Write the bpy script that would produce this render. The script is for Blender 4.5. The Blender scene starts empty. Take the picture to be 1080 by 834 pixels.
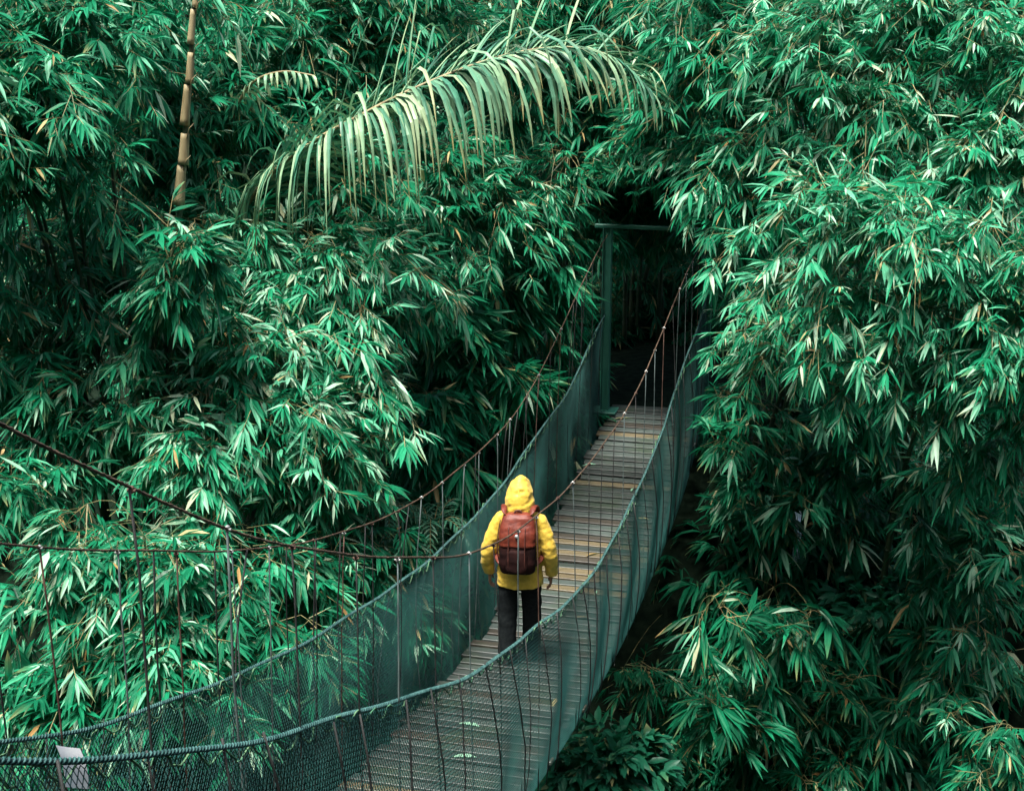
import bpy, math, random
import numpy as np
from mathutils import Vector, noise

random.seed(7)
RNG = np.random.default_rng(11)
SC = bpy.context.scene
COL = SC.collection

# ------------------------------------------------------------------ camera
S = 0.84                       # metres per survey unit
CAMZ = 6.0
FPX = 1500.0
TH = math.atan(423 / 1500)
CT, ST = math.cos(TH), math.sin(TH)

def ray(px, py):
    u, v = px - 540, py - 417
    return np.array([u, FPX * CT - v * ST, -FPX * ST - v * CT]) / FPX

def at(px, py, Y):
    """world point seen in direction (px,py), Y survey units in front of the viewer"""
    d = ray(px, py)
    p = d * (Y / d[1]) * S
    p[2] += CAMZ
    return p

def scale_at(p):
    q = np.asarray(p, float) - np.array([0, 0, CAMZ])
    return FPX / (q[1] * CT - q[2] * ST)          # pixels per metre

cam = bpy.data.cameras.new('camera')
cam.sensor_width = 36
cam.lens = 50
cam.clip_start = 0.05
cam.clip_end = 1000
co = bpy.data.objects.new('camera', cam)
COL.objects.link(co)
co.location = (0, 0, CAMZ)
co.rotation_euler = (math.pi / 2 - TH, 0, 0)
SC.camera = co

# ------------------------------------------------------------------ object helpers
def tag(o, label=None, cat=None, group=None, kind=None):
    if label: o['label'] = label
    if cat: o['category'] = cat
    if group: o['group'] = group
    if kind: o['kind'] = kind
    return o

def empty(name, loc, rz=0):
    o = bpy.data.objects.new(name, None)
    o.empty_display_size = .2
    COL.objects.link(o)
    o.location = loc
    o.rotation_euler = (0, 0, rz)
    return o

def link(name, me, mat=None, parent=None):
    o = bpy.data.objects.new(name, me)
    COL.objects.link(o)
    if mat is not None and len(me.materials) == 0:
        me.materials.append(mat)
    if parent is not None:
        o.parent = parent
        if parent.type == 'EMPTY' or True:
            pass
    return o

def np_mesh(name, V, F, smooth=False, tint=None, off=None):
    """V (n,3); F list of index arrays (m,3) / (m,4)"""
    V = np.asarray(V, np.float32)
    if off is not None:
        V = V - np.asarray(off, np.float32)
    me = bpy.data.meshes.new(name)
    if not isinstance(F, list): F = [F]
    F = [np.asarray(f, np.int32) for f in F if len(f)]
    nl = sum(f.size for f in F)
    npoly = sum(len(f) for f in F)
    me.vertices.add(len(V)); me.vertices.foreach_set('co', V.ravel())
    me.loops.add(nl); me.loops.foreach_set('vertex_index', np.concatenate([f.ravel() for f in F]))
    tot = np.concatenate([np.full(len(f), f.shape[1], np.int32) for f in F])
    st = np.concatenate([[0], np.cumsum(tot)[:-1]]).astype(np.int32)
    me.polygons.add(npoly)
    me.polygons.foreach_set('loop_start', st)
    me.polygons.foreach_set('loop_total', tot)
    me.polygons.foreach_set('use_smooth', np.full(npoly, smooth, bool))
    if tint is not None:
        a = me.attributes.new('tint', 'FLOAT_COLOR', 'POINT')
        c = np.ones((len(V), 4), np.float32); c[:, :tint.shape[1]] = tint
        a.data.foreach_set('color', c.ravel())
    me.update(calc_edges=True)
    me.validate()
    return me

class MB:
    def __init__(s): s.V = []; s.F3 = []; s.F4 = []; s.n = 0; s.T = []
    def add(s, V, F, tint=(0, 0, 0)):
        V = np.asarray(V, float); s.V.append(V)
        s.T.append(np.tile(np.asarray(tint, float), (len(V), 1)) if np.ndim(tint) == 1 else np.asarray(tint))
        for f in F:
            f = np.asarray(f)
            if f.ndim == 1: f = f[None]
            (s.F3 if f.shape[1] == 3 else s.F4).append(f + s.n)
        s.n += len(V)
    def box(s, c, sx, sy, sz, rot=None, tint=(0, 0, 0), bev=0):
        h = np.array([sx, sy, sz]) / 2
        if bev <= 0:
            P = np.array([[x, y, z] for x in (-1, 1) for y in (-1, 1) for z in (-1, 1)]) * h
            F = np.array([[0, 1, 3, 2], [4, 6, 7, 5], [0, 4, 5, 1], [2, 3, 7, 6], [0, 2, 6, 4], [1, 5, 7, 3]])
            if rot is not None: P = P @ np.asarray(rot).T
            s.add(P + c, [F], tint)
        else:
            # chamfered: octagonal prism outline along z
            b = bev
            o = [(h[0]-b, -h[1]), (h[0], -h[1]+b), (h[0], h[1]-b), (h[0]-b, h[1]), (-h[0]+b, h[1]), (-h[0], h[1]-b), (-h[0], -h[1]+b), (-h[0]+b, -h[1])]
            rings = []
            for z, k in ((-h[2], b), (-h[2]+b, 0), (h[2]-b, 0), (h[2], b)):
                rings.append([(x*(1-k/h[0]), y*(1-k/h[1]), z) for x, y in o])
            P = np.array(rings).reshape(-1, 3)
            F = [[r*8+i, r*8+(i+1) % 8, (r+1)*8+(i+1) % 8, (r+1)*8+i] for r in range(3) for i in range(8)]
            nb = len(P)
            P = np.vstack([P, [[0, 0, -h[2]], [0, 0, h[2]]]])
            T3 = [[nb, (i+1) % 8, i] for i in range(8)] + [[nb+1, 24+i, 24+(i+1) % 8] for i in range(8)]
            if rot is not None: P = P @ np.asarray(rot).T
            s.add(P + c, [np.array(F), np.array(T3)], tint)
    def tube(s, P, r, n=6, cap=True, tint=(0, 0, 0), flat=1.0, up=None):
        P = np.asarray(P, float); m = len(P)
        r = np.broadcast_to(np.asarray(r, float), (m,))
        T = np.gradient(P, axis=0); T /= np.linalg.norm(T, axis=1)[:, None] + 1e-9
        if up is None:
            up = np.array([0, 0, 1.]) if abs(T[:, 2]).mean() < .8 else np.array([1., 0, 0])
        A = np.cross(T, up); A /= np.linalg.norm(A, axis=1)[:, None] + 1e-9
        B = np.cross(A, T)
        a = np.arange(n) * 2 * math.pi / n
        V = P[:, None] + r[:, None, None] * (np.cos(a)[None, :, None] * A[:, None] + flat * np.sin(a)[None, :, None] * B[:, None])
        V = V.reshape(-1, 3)
        i = np.arange(m - 1)[:, None] * n; j = np.arange(n)[None]; k = (j + 1) % n
        F = np.stack([i + j, i + k, i + n + k, i + n + j], -1).reshape(-1, 4)
        Fs = [F]
        if cap:
            V = np.vstack([V, P[0], P[-1]]); b = m * n
            j = np.arange(n)
            Fs += [np.stack([np.full(n, b), (j + 1) % n, j], 1), np.stack([np.full(n, b + 1), (m - 1) * n + j, (m - 1) * n + (j + 1) % n], 1)]
        s.add(V, Fs, tint)
    def loft(s, rings, cap=True, tint=(0, 0, 0)):
        R = np.asarray(rings, float); m, n, _ = R.shape
        V = R.reshape(-1, 3)
        i = np.arange(m - 1)[:, None] * n; j = np.arange(n)[None]; k = (j + 1) % n
        Fs = [np.stack([i + j, i + k, i + n + k, i + n + j], -1).reshape(-1, 4)]
        if cap:
            b = m * n; V = np.vstack([V, R[0].mean(0), R[-1].mean(0)]); j = np.arange(n)
            Fs += [np.stack([np.full(n, b), (j + 1) % n, j], 1), np.stack([np.full(n, b + 1), (m - 1) * n + j, (m - 1) * n + (j + 1) % n], 1)]
        s.add(V, Fs, tint)
    def mesh(s, name, smooth=False, off=None, tint=False):
        F = []
        if s.F3: F.append(np.concatenate(s.F3))
        if s.F4: F.append(np.concatenate(s.F4))
        return np_mesh(name, np.concatenate(s.V), F, smooth, np.concatenate(s.T) if tint else None, off)
    def build(s, name, mat, parent=None, smooth=False, off=None, tint=False):
        return link(name, s.mesh(name, smooth, off, tint), mat, parent)

# ------------------------------------------------------------------ materials
def new_mat(name):
    m = bpy.data.materials.new(name); m.use_nodes = True
    nt = m.node_tree; nt.nodes.clear()
    out = nt.nodes.new('ShaderNodeOutputMaterial')
    return m, nt, out

def N(nt, t, **kw):
    n = nt.nodes.new('ShaderNode' + t)
    for k, v in kw.items():
        if k.startswith('i_'): n.inputs[k[2:].replace('_', ' ')].default_value = v
        else: setattr(n, k, v)
    return n

def ramp(nt, stops, interp='LINEAR'):
    n = nt.nodes.new('ShaderNodeValToRGB'); cr = n.color_ramp; cr.interpolation = interp
    cr.elements[0].position = stops[0][0]; cr.elements[0].color = (*stops[0][1], 1)
    cr.elements[1].position = stops[-1][0]; cr.elements[1].color = (*stops[-1][1], 1)
    for p, c in stops[1:-1]:
        e = cr.elements.new(p); e.color = (*c, 1)
    return n

def leaf_mat(name, stops, rough=.46, trans=.30, tcol=(.010, .30, .12), spec=.17):
    m, nt, out = new_mat(name)
    at_ = N(nt, 'Attribute', attribute_name='tint')
    sep = N(nt, 'SeparateColor')
    nt.links.new(at_.outputs['Color'], sep.inputs[0])
    rp = ramp(nt, stops)
    nt.links.new(sep.outputs[0], rp.inputs[0])
    # own mottling along the blade
    tc = N(nt, 'TexCoord'); nz = N(nt, 'TexNoise'); nz.inputs['Scale'].default_value = 9
    nt.links.new(tc.outputs['Object'], nz.inputs['Vector'])
    mx = N(nt, 'HueSaturation')
    mr = N(nt, 'MapRange'); mr.inputs[3].default_value = .72; mr.inputs[4].default_value = 1.3
    nt.links.new(nz.outputs['Fac'], mr.inputs[0])
    nt.links.new(mr.outputs[0], mx.inputs['Value'])
    nt.links.new(rp.outputs[0], mx.inputs['Color'])
    # tips dry out (blue channel carries position along the blade)
    tipm = N(nt, 'Mix', data_type='RGBA'); tipm.inputs[7].default_value = (.34, .27, .10, 1)
    nt.links.new(sep.outputs[2], tipm.inputs[0])
    nt.links.new(mx.outputs[0], tipm.inputs[6])
    p = N(nt, 'BsdfPrincipled')
    nt.links.new(tipm.outputs[2], p.inputs['Base Color'])
    p.inputs['Roughness'].default_value = rough
    p.inputs['Specular IOR Level'].default_value = spec
    tr = N(nt, 'BsdfTranslucent')
    tm = N(nt, 'Mix', data_type='RGBA'); tm.inputs[0].default_value = .5; tm.inputs[7].default_value = (*tcol, 1)
    nt.links.new(tipm.outputs[2], tm.inputs[6]); nt.links.new(tm.outputs[2], tr.inputs[0])
    ms = N(nt, 'MixShader'); ms.inputs[0].default_value = trans
    nt.links.new(p.outputs[0], ms.inputs[1]); nt.links.new(tr.outputs[0], ms.inputs[2])
    nt.links.new(ms.outputs[0], out.inputs[0])
    return m

def solid(name, col, col2=None, rough=.6, metal=0, scale=20, bump=0, spec=.4, stretch=None, sheen=0, thr=(.35, .65)):
    m, nt, out = new_mat(name)
    p = N(nt, 'BsdfPrincipled')
    tc = N(nt, 'TexCoord')
    src = tc.outputs['Object']
    if stretch:
        mp = N(nt, 'Mapping'); mp.inputs['Scale'].default_value = stretch
        nt.links.new(src, mp.inputs[0]); src = mp.outputs[0]
    nz = N(nt, 'TexNoise'); nz.inputs['Scale'].default_value = scale; nz.inputs['Detail'].default_value = 6
    nt.links.new(src, nz.inputs['Vector'])
    rp = ramp(nt, [(thr[0], col), (thr[1], col2 or tuple(c * 1.3 for c in col))])
    nt.links.new(nz.outputs['Fac'], rp.inputs[0]); nt.links.new(rp.outputs[0], p.inputs['Base Color'])
    p.inputs['Roughness'].default_value = rough; p.inputs['Metallic'].default_value = metal
    p.inputs['Specular IOR Level'].default_value = spec
    if sheen: p.inputs['Sheen Weight'].default_value = sheen
    if bump:
        b = N(nt, 'Bump'); b.inputs['Strength'].default_value = bump; b.inputs['Distance'].default_value = .02
        nt.links.new(nz.outputs['Fac'], b.inputs['Height']); nt.links.new(b.outputs[0], p.inputs['Normal'])
    nt.links.new(p.outputs[0], out.inputs[0])
    return m

# tint.r picks along this ramp; most leaves are the greens, the last steps are pale blades, for undersides and painted-in highlights, and dry blades
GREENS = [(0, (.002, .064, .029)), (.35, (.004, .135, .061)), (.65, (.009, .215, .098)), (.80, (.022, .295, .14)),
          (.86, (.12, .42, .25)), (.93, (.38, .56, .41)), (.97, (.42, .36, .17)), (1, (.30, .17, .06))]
M = {}
M['bamboo_leaf'] = leaf_mat('bamboo_leaf', GREENS)
M['palm_leaf'] = leaf_mat('palm_leaf', [(0, (.02, .12, .07)), (.4, (.07, .22, .14)), (.7, (.18, .34, .20)), (1, (.33, .43, .25))], rough=.34, trans=.15)
M['shrub_leaf'] = leaf_mat('shrub_leaf', [(0, (.004, .05, .026)), (.6, (.012, .11, .06)), (1, (.04, .19, .09))], rough=.4)
M['twig'] = solid('twig', (.06, .09, .035), (.26, .21, .09), scale=6)
M['culm'] = solid('culm', (.010, .035, .018), (.045, .06, .028), scale=5, rough=.45)
M['sheath'] = solid('sheath', (.16, .125, .058), (.32, .27, .145), scale=14, rough=.6, stretch=(1, 1, .15))
M['trunk'] = solid('trunk', (.06, .06, .045), (.14, .12, .09), scale=12, bump=.5, rough=.85)
M['soil'] = solid('soil', (.003, .008, .005), (.010, .018, .011), scale=9, bump=.6, rough=1.0, spec=.03)
M['rock'] = solid('rock', (.012, .022, .020), (.045, .065, .06), scale=4, bump=.5, rough=.5)
M['net'] = solid('net', (.007, .054, .047), (.016, .097, .084), scale=3, rough=.5, spec=.4)
M['rope'] = solid('rope', (.008, .055, .05), (.045, .13, .12), scale=25, rough=.7)
M['rope_core'] = solid('rope_core', (.010, .03, .03), (.02, .06, .055), scale=25, rough=.7)
M['twine'] = solid('twine', (.04, .15, .08), (.12, .24, .12), scale=15, rough=.7)
M['cable'] = solid('cable', (.045, .028, .02), (.13, .085, .055), scale=18, rough=.6, metal=.3)
M['rod'] = solid('rod', (.07, .10, .10), (.14, .18, .17), scale=12, rough=.45, metal=.3)
M['rust'] = solid('rust', (.04, .020, .014), (.10, .055, .038), scale=16, rough=.75)
M['cord'] = solid('cord', (.008, .010, .010), (.03, .032, .03), scale=12, rough=.7)
M['clamp'] = solid('clamp', (.2, .22, .21), (.42, .43, .41), scale=30, rough=.4, metal=.3)
M['steel_green'] = solid('steel_green', (.02, .12, .085), (.035, .16, .115), scale=4, rough=.45)
M['bearer'] = solid('bearer', (.03, .028, .025), (.07, .06, .05), scale=8, rough=.8)

def plank_mat():
    m, nt, out = new_mat('plank')
    p = N(nt, 'BsdfPrincipled'); a = N(nt, 'Attribute', attribute_name='tint')
    tc = N(nt, 'TexCoord'); mp = N(nt, 'Mapping'); mp.inputs['Rotation'].default_value = (0, 0, math.atan(.254)); mp.inputs['Scale'].default_value = (1.2, 26, 5)
    nz = N(nt, 'TexNoise'); nz.inputs['Scale'].default_value = 1.6; nz.inputs['Detail'].default_value = 7
    nt.links.new(tc.outputs['Object'], mp.inputs[0]); nt.links.new(mp.outputs[0], nz.inputs['Vector'])
    n2 = N(nt, 'TexNoise'); n2.inputs['Scale'].default_value = 2.3; n2.inputs['Detail'].default_value = 5
    nt.links.new(tc.outputs['Object'], n2.inputs['Vector'])
    r1 = ramp(nt, [(.3, (.55, .55, .55)), (.7, (1.25, 1.25, 1.25))]); nt.links.new(nz.outputs['Fac'], r1.inputs[0])
    mul = N(nt, 'Mix', data_type='RGBA', blend_type='MULTIPLY'); mul.inputs[0].default_value = 1
    nt.links.new(a.outputs['Color'], mul.inputs[6]); nt.links.new(r1.outputs[0], mul.inputs[7])
    mo = N(nt, 'Mix', data_type='RGBA'); mo.inputs[7].default_value = (.035, .055, .03, 1)
    r2 = ramp(nt, [(.5, (0, 0, 0)), (.72, (.75, .75, .75))]); nt.links.new(n2.outputs['Fac'], r2.inputs[0])
    nt.links.new(r2.outputs[0], mo.inputs[0]); nt.links.new(mul.outputs[2], mo.inputs[6])
    nt.links.new(mo.outputs[2], p.inputs['Base Color'])
    p.inputs['Roughness'].default_value = .5
    b = N(nt, 'Bump'); b.inputs['Strength'].default_value = .4; b.inputs['Distance'].default_value = .01
    nt.links.new(nz.outputs['Fac'], b.inputs['Height']); nt.links.new(b.outputs[0], p.inputs['Normal'])
    nt.links.new(p.outputs[0], out.inputs[0])
    return m
M['plank'] = plank_mat()

# ------------------------------------------------------------------ terrain
SL = .254
def xc(Y): return (-2.49 - 4.04) / 2 * S + SL * Y          # bridge axis
NX = np.array([1, -SL, 0]) / math.hypot(1, SL)             # to the right of the bridge
BD = np.array([SL, 1, 0]) / math.hypot(1, SL)              # along the bridge
HALF = (4.04 - 2.49) / 2 * S / math.hypot(1, SL)
YG = 21.7 * S                                              # far tower
Y0 = 1.35                                                  # near tower

def poly(pts, deg=3):
    """natural cubic spline through the surveyed points"""
    a = np.array(pts, float); x, y = a[:, 0], a[:, 1]; n = len(x); h = np.diff(x)
    A = np.eye(n); r = np.zeros(n)
    for i in range(1, n - 1):
        A[i, i - 1:i + 2] = h[i - 1], 2 * (h[i - 1] + h[i]), h[i]
        r[i] = 6 * ((y[i + 1] - y[i]) / h[i] - (y[i] - y[i - 1]) / h[i - 1])
    return x, y, np.linalg.solve(A, r)
def sval(P, t):
    x, y, m = P; t = np.asarray(t, float)
    i = np.clip(np.searchsorted(x, t) - 1, 0, len(x) - 2); h = x[i + 1] - x[i]
    a = (x[i + 1] - t) / h; b = (t - x[i]) / h
    return a * y[i] + b * y[i + 1] + ((a ** 3 - a) * m[i] + (b ** 3 - b) * m[i + 1]) * h * h / 6
P_RR = poly([(1.5, -.75), (3.79, -2.21), (5.3, -2.98), (6.97, -3.72), (10.4, -4.88), (14.17, -5.48), (17.45, -5.23), (20.1, -4.78), (21.9, -4.35)])
P_RL = poly([(1.5, -.75), (4, -2.35), (6.16, -3.47), (6.96, -3.83), (8.52, -4.36), (10.31, -4.81), (13.6, -5.36), (16.8, -5.42), (20.3, -5.1), (21.9, -4.75)])
P_ROPE = P_RL
P_CR = poly([(1.5, .5), (3.95, -1.2), (5.85, -2.33), (7.65, -3.13), (9.28, -3.7), (10.38, -3.94), (12.59, -4.22), (15.83, -4.2), (18.48, -3.78), (21.9, -3.5)])
P_CL = poly([(1.5, .5), (4, -1.3), (6.32, -2.51), (8.13, -3.29), (10.38, -4.06), (11.43, -4.33), (13.64, -4.65), (16.82, -4.66), (19.56, -4.0), (21.9, -3.5)])
P_DECK = poly([(1.5, -2.2), (4, -3.7), (6, -4.75), (8, -5.6), (10.28, -6.23), (12.05, -6.55), (14.3, -6.83), (17, -6.86), (19.5, -6.7), (21.9, -6.42)])
def zf(P, Y): return CAMZ + S * sval(P, np.asarray(Y) / S)

def ground(x, y):
    x = np.asarray(x, float); y = np.asarray(y, float)
    lat = x - xc(np.clip(y, 0, 20))
    near = np.interp(y, [-60, -8, 1.2, 2.0, 3.2, 5.0, 7.5, 10.5, 12.5, 15, 17.2, 18.4, 24, 30, 40, 60, 140], [9, 4.2, 4.15, 4.0, 2.0, -2, -5.4, -6.3, -5.6, -3.0, -.6, .45, .5, 2.0, 7, 13, 20])
    side = np.where(y > 12, .10 * np.clip(np.abs(lat) - 3, 0, 20) * np.clip((y - 12) / 6, 0, 1), 0)
    wob = .35 * np.sin(x * .7 + y * .31) * np.sin(y * .53 - x * .2) + .15 * np.sin(x * 2.1) * np.sin(y * 1.7)
    path = np.exp(-(lat / 1.3) ** 2) * ((y > 17.0) | (y < 2.0))
    return near + side + wob * (1 - path)

gx = np.concatenate([np.linspace(-120, -22, 16), np.linspace(-20, 22, 100), np.linspace(24, 120, 16)])
gy = np.concatenate([np.linspace(-60, -6, 12), np.linspace(-4, 30, 110), np.linspace(32, 140, 22)])
GX, GY = np.meshgrid(gx, gy)
GV = np.stack([GX, GY, ground(GX, GY)], -1).reshape(-1, 3)
nx, ny = len(gx), len(gy)
ii, jj = np.meshgrid(np.arange(nx - 1), np.arange(ny - 1)); q = (jj * nx + ii).ravel()
GF = np.stack([q, q + 1, q + nx + 1, q + nx], 1)
tag(link('terrain', np_mesh('terrain', GV, GF, True), M['soil']), kind='structure')

# ------------------------------------------------------------------ foliage generators
def unit(v): return v / (np.linalg.norm(v, axis=-1, keepdims=True) + 1e-9)

def leaves_mesh(B, D, L, W, droop, roll, tr, tb):
    """B base (n,3), D dir (n,3); lance blades folded along the midrib, bent down by their weight"""
    n = len(B)
    D = unit(D)
    up = np.tile([0, 0, 1.], (n, 1))
    side = np.cross(D, up); bad = np.linalg.norm(side, axis=1) < .15
    side[bad] = np.cross(D[bad], [0.6, .8, 0])
    side = unit(side); nor = unit(np.cross(side, D))
    cr, sr = np.cos(roll)[:, None], np.sin(roll)[:, None]
    s2 = side * cr + nor * sr; n2 = nor * cr - side * sr
    ts = np.array([0, .27, .62, 1.0]); ws = [0, 1, .82, 0]
    Ls = L[:, None]; g = np.array([0, 0, -1.])
    mids = []
    for t in ts:
        x = D * t + g * (droop[:, None] * t * t)
        ln = 1 / np.sqrt(1 + droop[:, None] * .5 * t)
        mids.append(B + Ls * x * ln)
    V = np.empty((n, 8, 3))
    V[:, 0] = mids[0]; V[:, 7] = mids[3]
    for k, (m, w) in enumerate(((mids[1], ws[1]), (mids[2], ws[2]))):
        hw = (W * w / 2)[:, None]
        V[:, 1 + 3 * k] = m - s2 * hw + n2 * hw * .35
        V[:, 2 + 3 * k] = m
        V[:, 3 + 3 * k] = m + s2 * hw + n2 * hw * .35
    tri = np.array([[0, 2, 1], [0, 3, 2], [4, 5, 7], [5, 6, 7]])
    quad = np.array([[1, 2, 5, 4], [2, 3, 6, 5]])
    o = (np.arange(n) * 8)[:, None, None]
    F3 = (tri[None] + o).reshape(-1, 3); F4 = (quad[None] + o).reshape(-1, 4)
    T = np.zeros((n, 8, 3)); T[:, :, 0] = tr[:, None]
    T[:, 7, 2] = tb; T[:, 4:7, 2] = tb[:, None] * .25
    return V.reshape(-1, 3), F3, F4, T.reshape(-1, 3)

def in_corridor(P, pad=0.0):
    Y = P[:, 1]; lat = (P[:, 0] - xc(Y)) / math.hypot(1, SL)
    zd = zf(P_DECK, np.clip(Y, Y0, YG))
    a = (np.abs(lat) < 1.05 + pad) & (Y < YG + .5) & (P[:, 2] > zd - 1.3) & (P[:, 2] < zd + 3.2)
    b = (np.abs(lat) < .6) & (Y >= YG + .5) & (Y < YG + 4) & (P[:, 2] < zd + 1.9)
    e = (lat > -.85) & (lat < .72) & (Y > YG - 4.5) & (Y < YG + .4) & (P[:, 2] < zd + 2.9) & (P[:, 2] > zd)
    return a | b | e

def sprays_to_leaves(SB, SD, nl=(6, 11), L=(.20, .34), tl=(.14, .34), pale=.13, bright=0.0, wide=.145, droop=(.02, .35)):
    """each spray: a twig with alternate blades and one at its tip"""
    n = len(SB)
    SD = unit(SD)
    tlen = RNG.uniform(*tl, n)
    side = unit(np.cross(SD, np.tile([0, 0, 1.], (n, 1)) + RNG.normal(0, .25, (n, 3))))
    cnt = RNG.integers(nl[0], nl[1] + 1, n)
    idx = np.repeat(np.arange(n), cnt)
    k = np.concatenate([np.arange(c) for c in cnt]); c = np.repeat(cnt, cnt)
    s = (k + 1) / c
    sgn = np.where(k % 2 == 0, 1, -1)
    ang = np.radians(RNG.normal(58, 10, len(idx)) * (1 - s) + RNG.normal(9, 7, len(idx)) * s) * sgn
    d = SD[idx] * np.cos(ang)[:, None] + side[idx] * np.sin(ang)[:, None]
    d[:, 2] -= (.02 + RNG.uniform(0, .45, n))[idx]
    d += RNG.normal(0, .10, d.shape)
    B = SB[idx] + SD[idx] * (tlen[idx] * (.25 + .75 * s))[:, None]
    size = (RNG.uniform(.6, 1.3, n) ** 1)[idx]
    Ln = RNG.uniform(*L, len(idx)) * size * (.75 + .4 * np.sin(s * 2.6))
    Wd = Ln * RNG.normal(wide, .018, len(idx)).clip(.07, .4)
    dr = RNG.uniform(*droop, len(idx))
    tr = np.clip(RNG.normal(.42 + bright, .16, n)[idx] + RNG.normal(0, .11, len(idx)), 0, .84)  # bright shifts leaf tone per clump; low values paint shade into the leaves
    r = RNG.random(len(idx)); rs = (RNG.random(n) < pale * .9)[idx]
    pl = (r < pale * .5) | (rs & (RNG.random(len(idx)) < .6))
    tr[pl] = RNG.uniform(.82, .95, pl.sum())  # pale blades: undersides, and leaf highlights put in as colour
    dry = RNG.random(len(idx)) < .013
    tr[dry] = RNG.uniform(.95, 1, dry.sum())
    tb = (RNG.random(len(idx)) < .14) * RNG.uniform(.2, .8, len(idx))
    return leaves_mesh(B, d, Ln, Wd, dr, RNG.normal(0, .5, len(idx)), tr, tb), (SB, SB + SD * tlen[:, None])

def twigs_np(A, B, r=.004):
    n = len(A); T = unit(B - A)
    a = unit(np.cross(T, np.array([.3, .2, .9]))); b = np.cross(T, a)
    V = np.empty((n, 6, 3))
    for k in range(3):
        an = k * 2.0944; o = (a * math.cos(an) + b * math.sin(an)) * r
        V[:, k] = A + o; V[:, 3 + k] = B + o * .5
    F = np.array([[0, 1, 4, 3], [1, 2, 5, 4], [2, 0, 3, 5]])
    return V.reshape(-1, 3), (F[None] + (np.arange(n) * 6)[:, None, None]).reshape(-1, 4)

TOTAL = [0]
def bamboo(label, lobes, base=None, dens=1.0, pale=.13, bright=0.0, leaf=(.145, .265), lean=.8, group='bamboo clumps round the footbridge', fill=.25, culms=True, ncul=8, nspr=(11, 16)):
    """lobes: (px, py, Y, radius px)"""
    C = np.array([at(a, b, c) for a, b, c, _ in lobes])
    R = np.array([r / scale_at(p) for p, (_, _, _, r) in zip(C, lobes)])
    cen = C.mean(0)
    if base is None:
        base = np.array([cen[0], cen[1] + lean, 0.])
    base[2] = ground(base[0], base[1])
    root = tag(empty('bamboo', base), label, 'bamboo', group)
    SB, SD, TA, TB = [], [], [], []
    for c, r in zip(C, R):
        K = max(3, int(15 * dens * (r / .85) ** 1.6 + .5))
        for _ in range(K):
            phi = RNG.uniform(-2.1, 2.1)
            el = RNG.uniform(.05, 1.0)
            d = np.array([math.sin(phi) * math.cos(el), -math.cos(phi) * math.cos(el), math.sin(el)])
            c0 = c + np.array([RNG.normal(0, .25) * r, .25 * r + RNG.normal(0, .2) * r, RNG.uniform(-.25, .55) * r])
            Rb = r * RNG.uniform(.75, 1.45)
            g = RNG.uniform(.65, 1.15)
            ss = np.linspace(0, 1, 7)[:, None]
            path = c0 + Rb * ss * d + np.array([0, 0, -1]) * (g * Rb * ss ** 2)
            path[0] = c + np.array([0, .25 * r, .5 * r])
            keep = ~in_corridor(path)
            TA.append(path[:-1][keep[1:]]); TB.append(path[1:][keep[1:]])
            ns = int(RNG.integers(*nspr))
            s = RNG.uniform(.18, 1.0, ns)[:, None]
            p = c0 + Rb * s * d + np.array([0, 0, -1]) * (g * Rb * s ** 2)
            tan = unit(d + np.array([0, 0, -1]) * (2 * g * s))
            sd = unit(np.cross(tan, [0, 0, 1.])) * np.where(RNG.random(ns) < .5, 1, -1)[:, None]
            dd = tan * .6 + sd * RNG.uniform(.1, 1.2, (ns, 1)) + RNG.normal(0, .38, (ns, 3)) + np.array([0, -.2, .02])
            SB.append(p + RNG.normal(0, .05 * r, p.shape)); SD.append(dd)
        nf = int(K * nspr[1] * .85 * fill)
        v = unit(RNG.normal(0, 1, (nf, 3))) * (RNG.random((nf, 1)) ** .4) * r
        SB.append(c + v * [1, .8, .8]); SD.append(unit(v) + np.array([0, -.3, -.3]) + RNG.normal(0, .4, (nf, 3)))
    tops = C + np.stack([0 * R, .25 * R, .5 * R], 1)
    for q in range(1, len(C)):                       # side branches joining the plumes
        m_ = np.argmin(np.linalg.norm(tops[:q] - tops[q], axis=1))
        t_ = np.linspace(0, 1, 6)[:, None]
        br = tops[m_] + (tops[q] - tops[m_]) * t_ + np.array([0, .1, .12]) * np.sin(t_ * math.pi)
        if not in_corridor(br).any(): TA.append(br[:-1]); TB.append(br[1:])
    SB = np.concatenate(SB); SD = np.concatenate(SD)
    k = ~in_corridor(SB)
    SB, SD = SB[k], SD[k]
    (V, F3, F4, T), (A, B) = sprays_to_leaves(SB, SD, L=leaf, pale=pale, bright=bright)
    TOTAL[0] += len(V) // 8
    link('foliage', np_mesh('foliage', V, [F3, F4], False, T, base), M['bamboo_leaf'], root)
    TA = np.concatenate(TA + [A]); TB = np.concatenate(TB + [B])
    tv, tf = twigs_np(TA, TB, .0045)
    link('twigs', np_mesh('twigs', tv, tf, False, None, base), M['twig'], root)
    if culms:
        for q in range(min(ncul, len(C))):
            c, r = C[q], R[q]
            top = c + np.array([0, .25 * r, .5 * r])
            b = base + np.array([RNG.normal(0, .25), RNG.normal(0, .2), -.1])
            b[2] = ground(b[0], b[1]) - .1
            t = np.linspace(0, 1, 14)[:, None]
            P = b * (1 - t) + top * t
            P[:, :2] = b[:2] + (top[:2] - b[:2]) * (t ** 1.8)
            P[:, 2] = b[2] + (top[2] - b[2]) * (t[:, 0] ** .8) + .15 * np.sin(t[:, 0] * math.pi)
            if in_corridor(P, -.2).any(): continue
            mb = MB(); mb.tube(P, np.linspace(.045, .012, 14), 6)
            for kk in range(1, 13): mb.tube([P[kk] - (P[kk+1]-P[kk])*.02, P[kk] + (P[kk+1]-P[kk])*.02], .045*(1-kk/14*.72)*1.18, 6)
            mb.build('culm', M['culm'], root, True, base)
    return root

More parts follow.
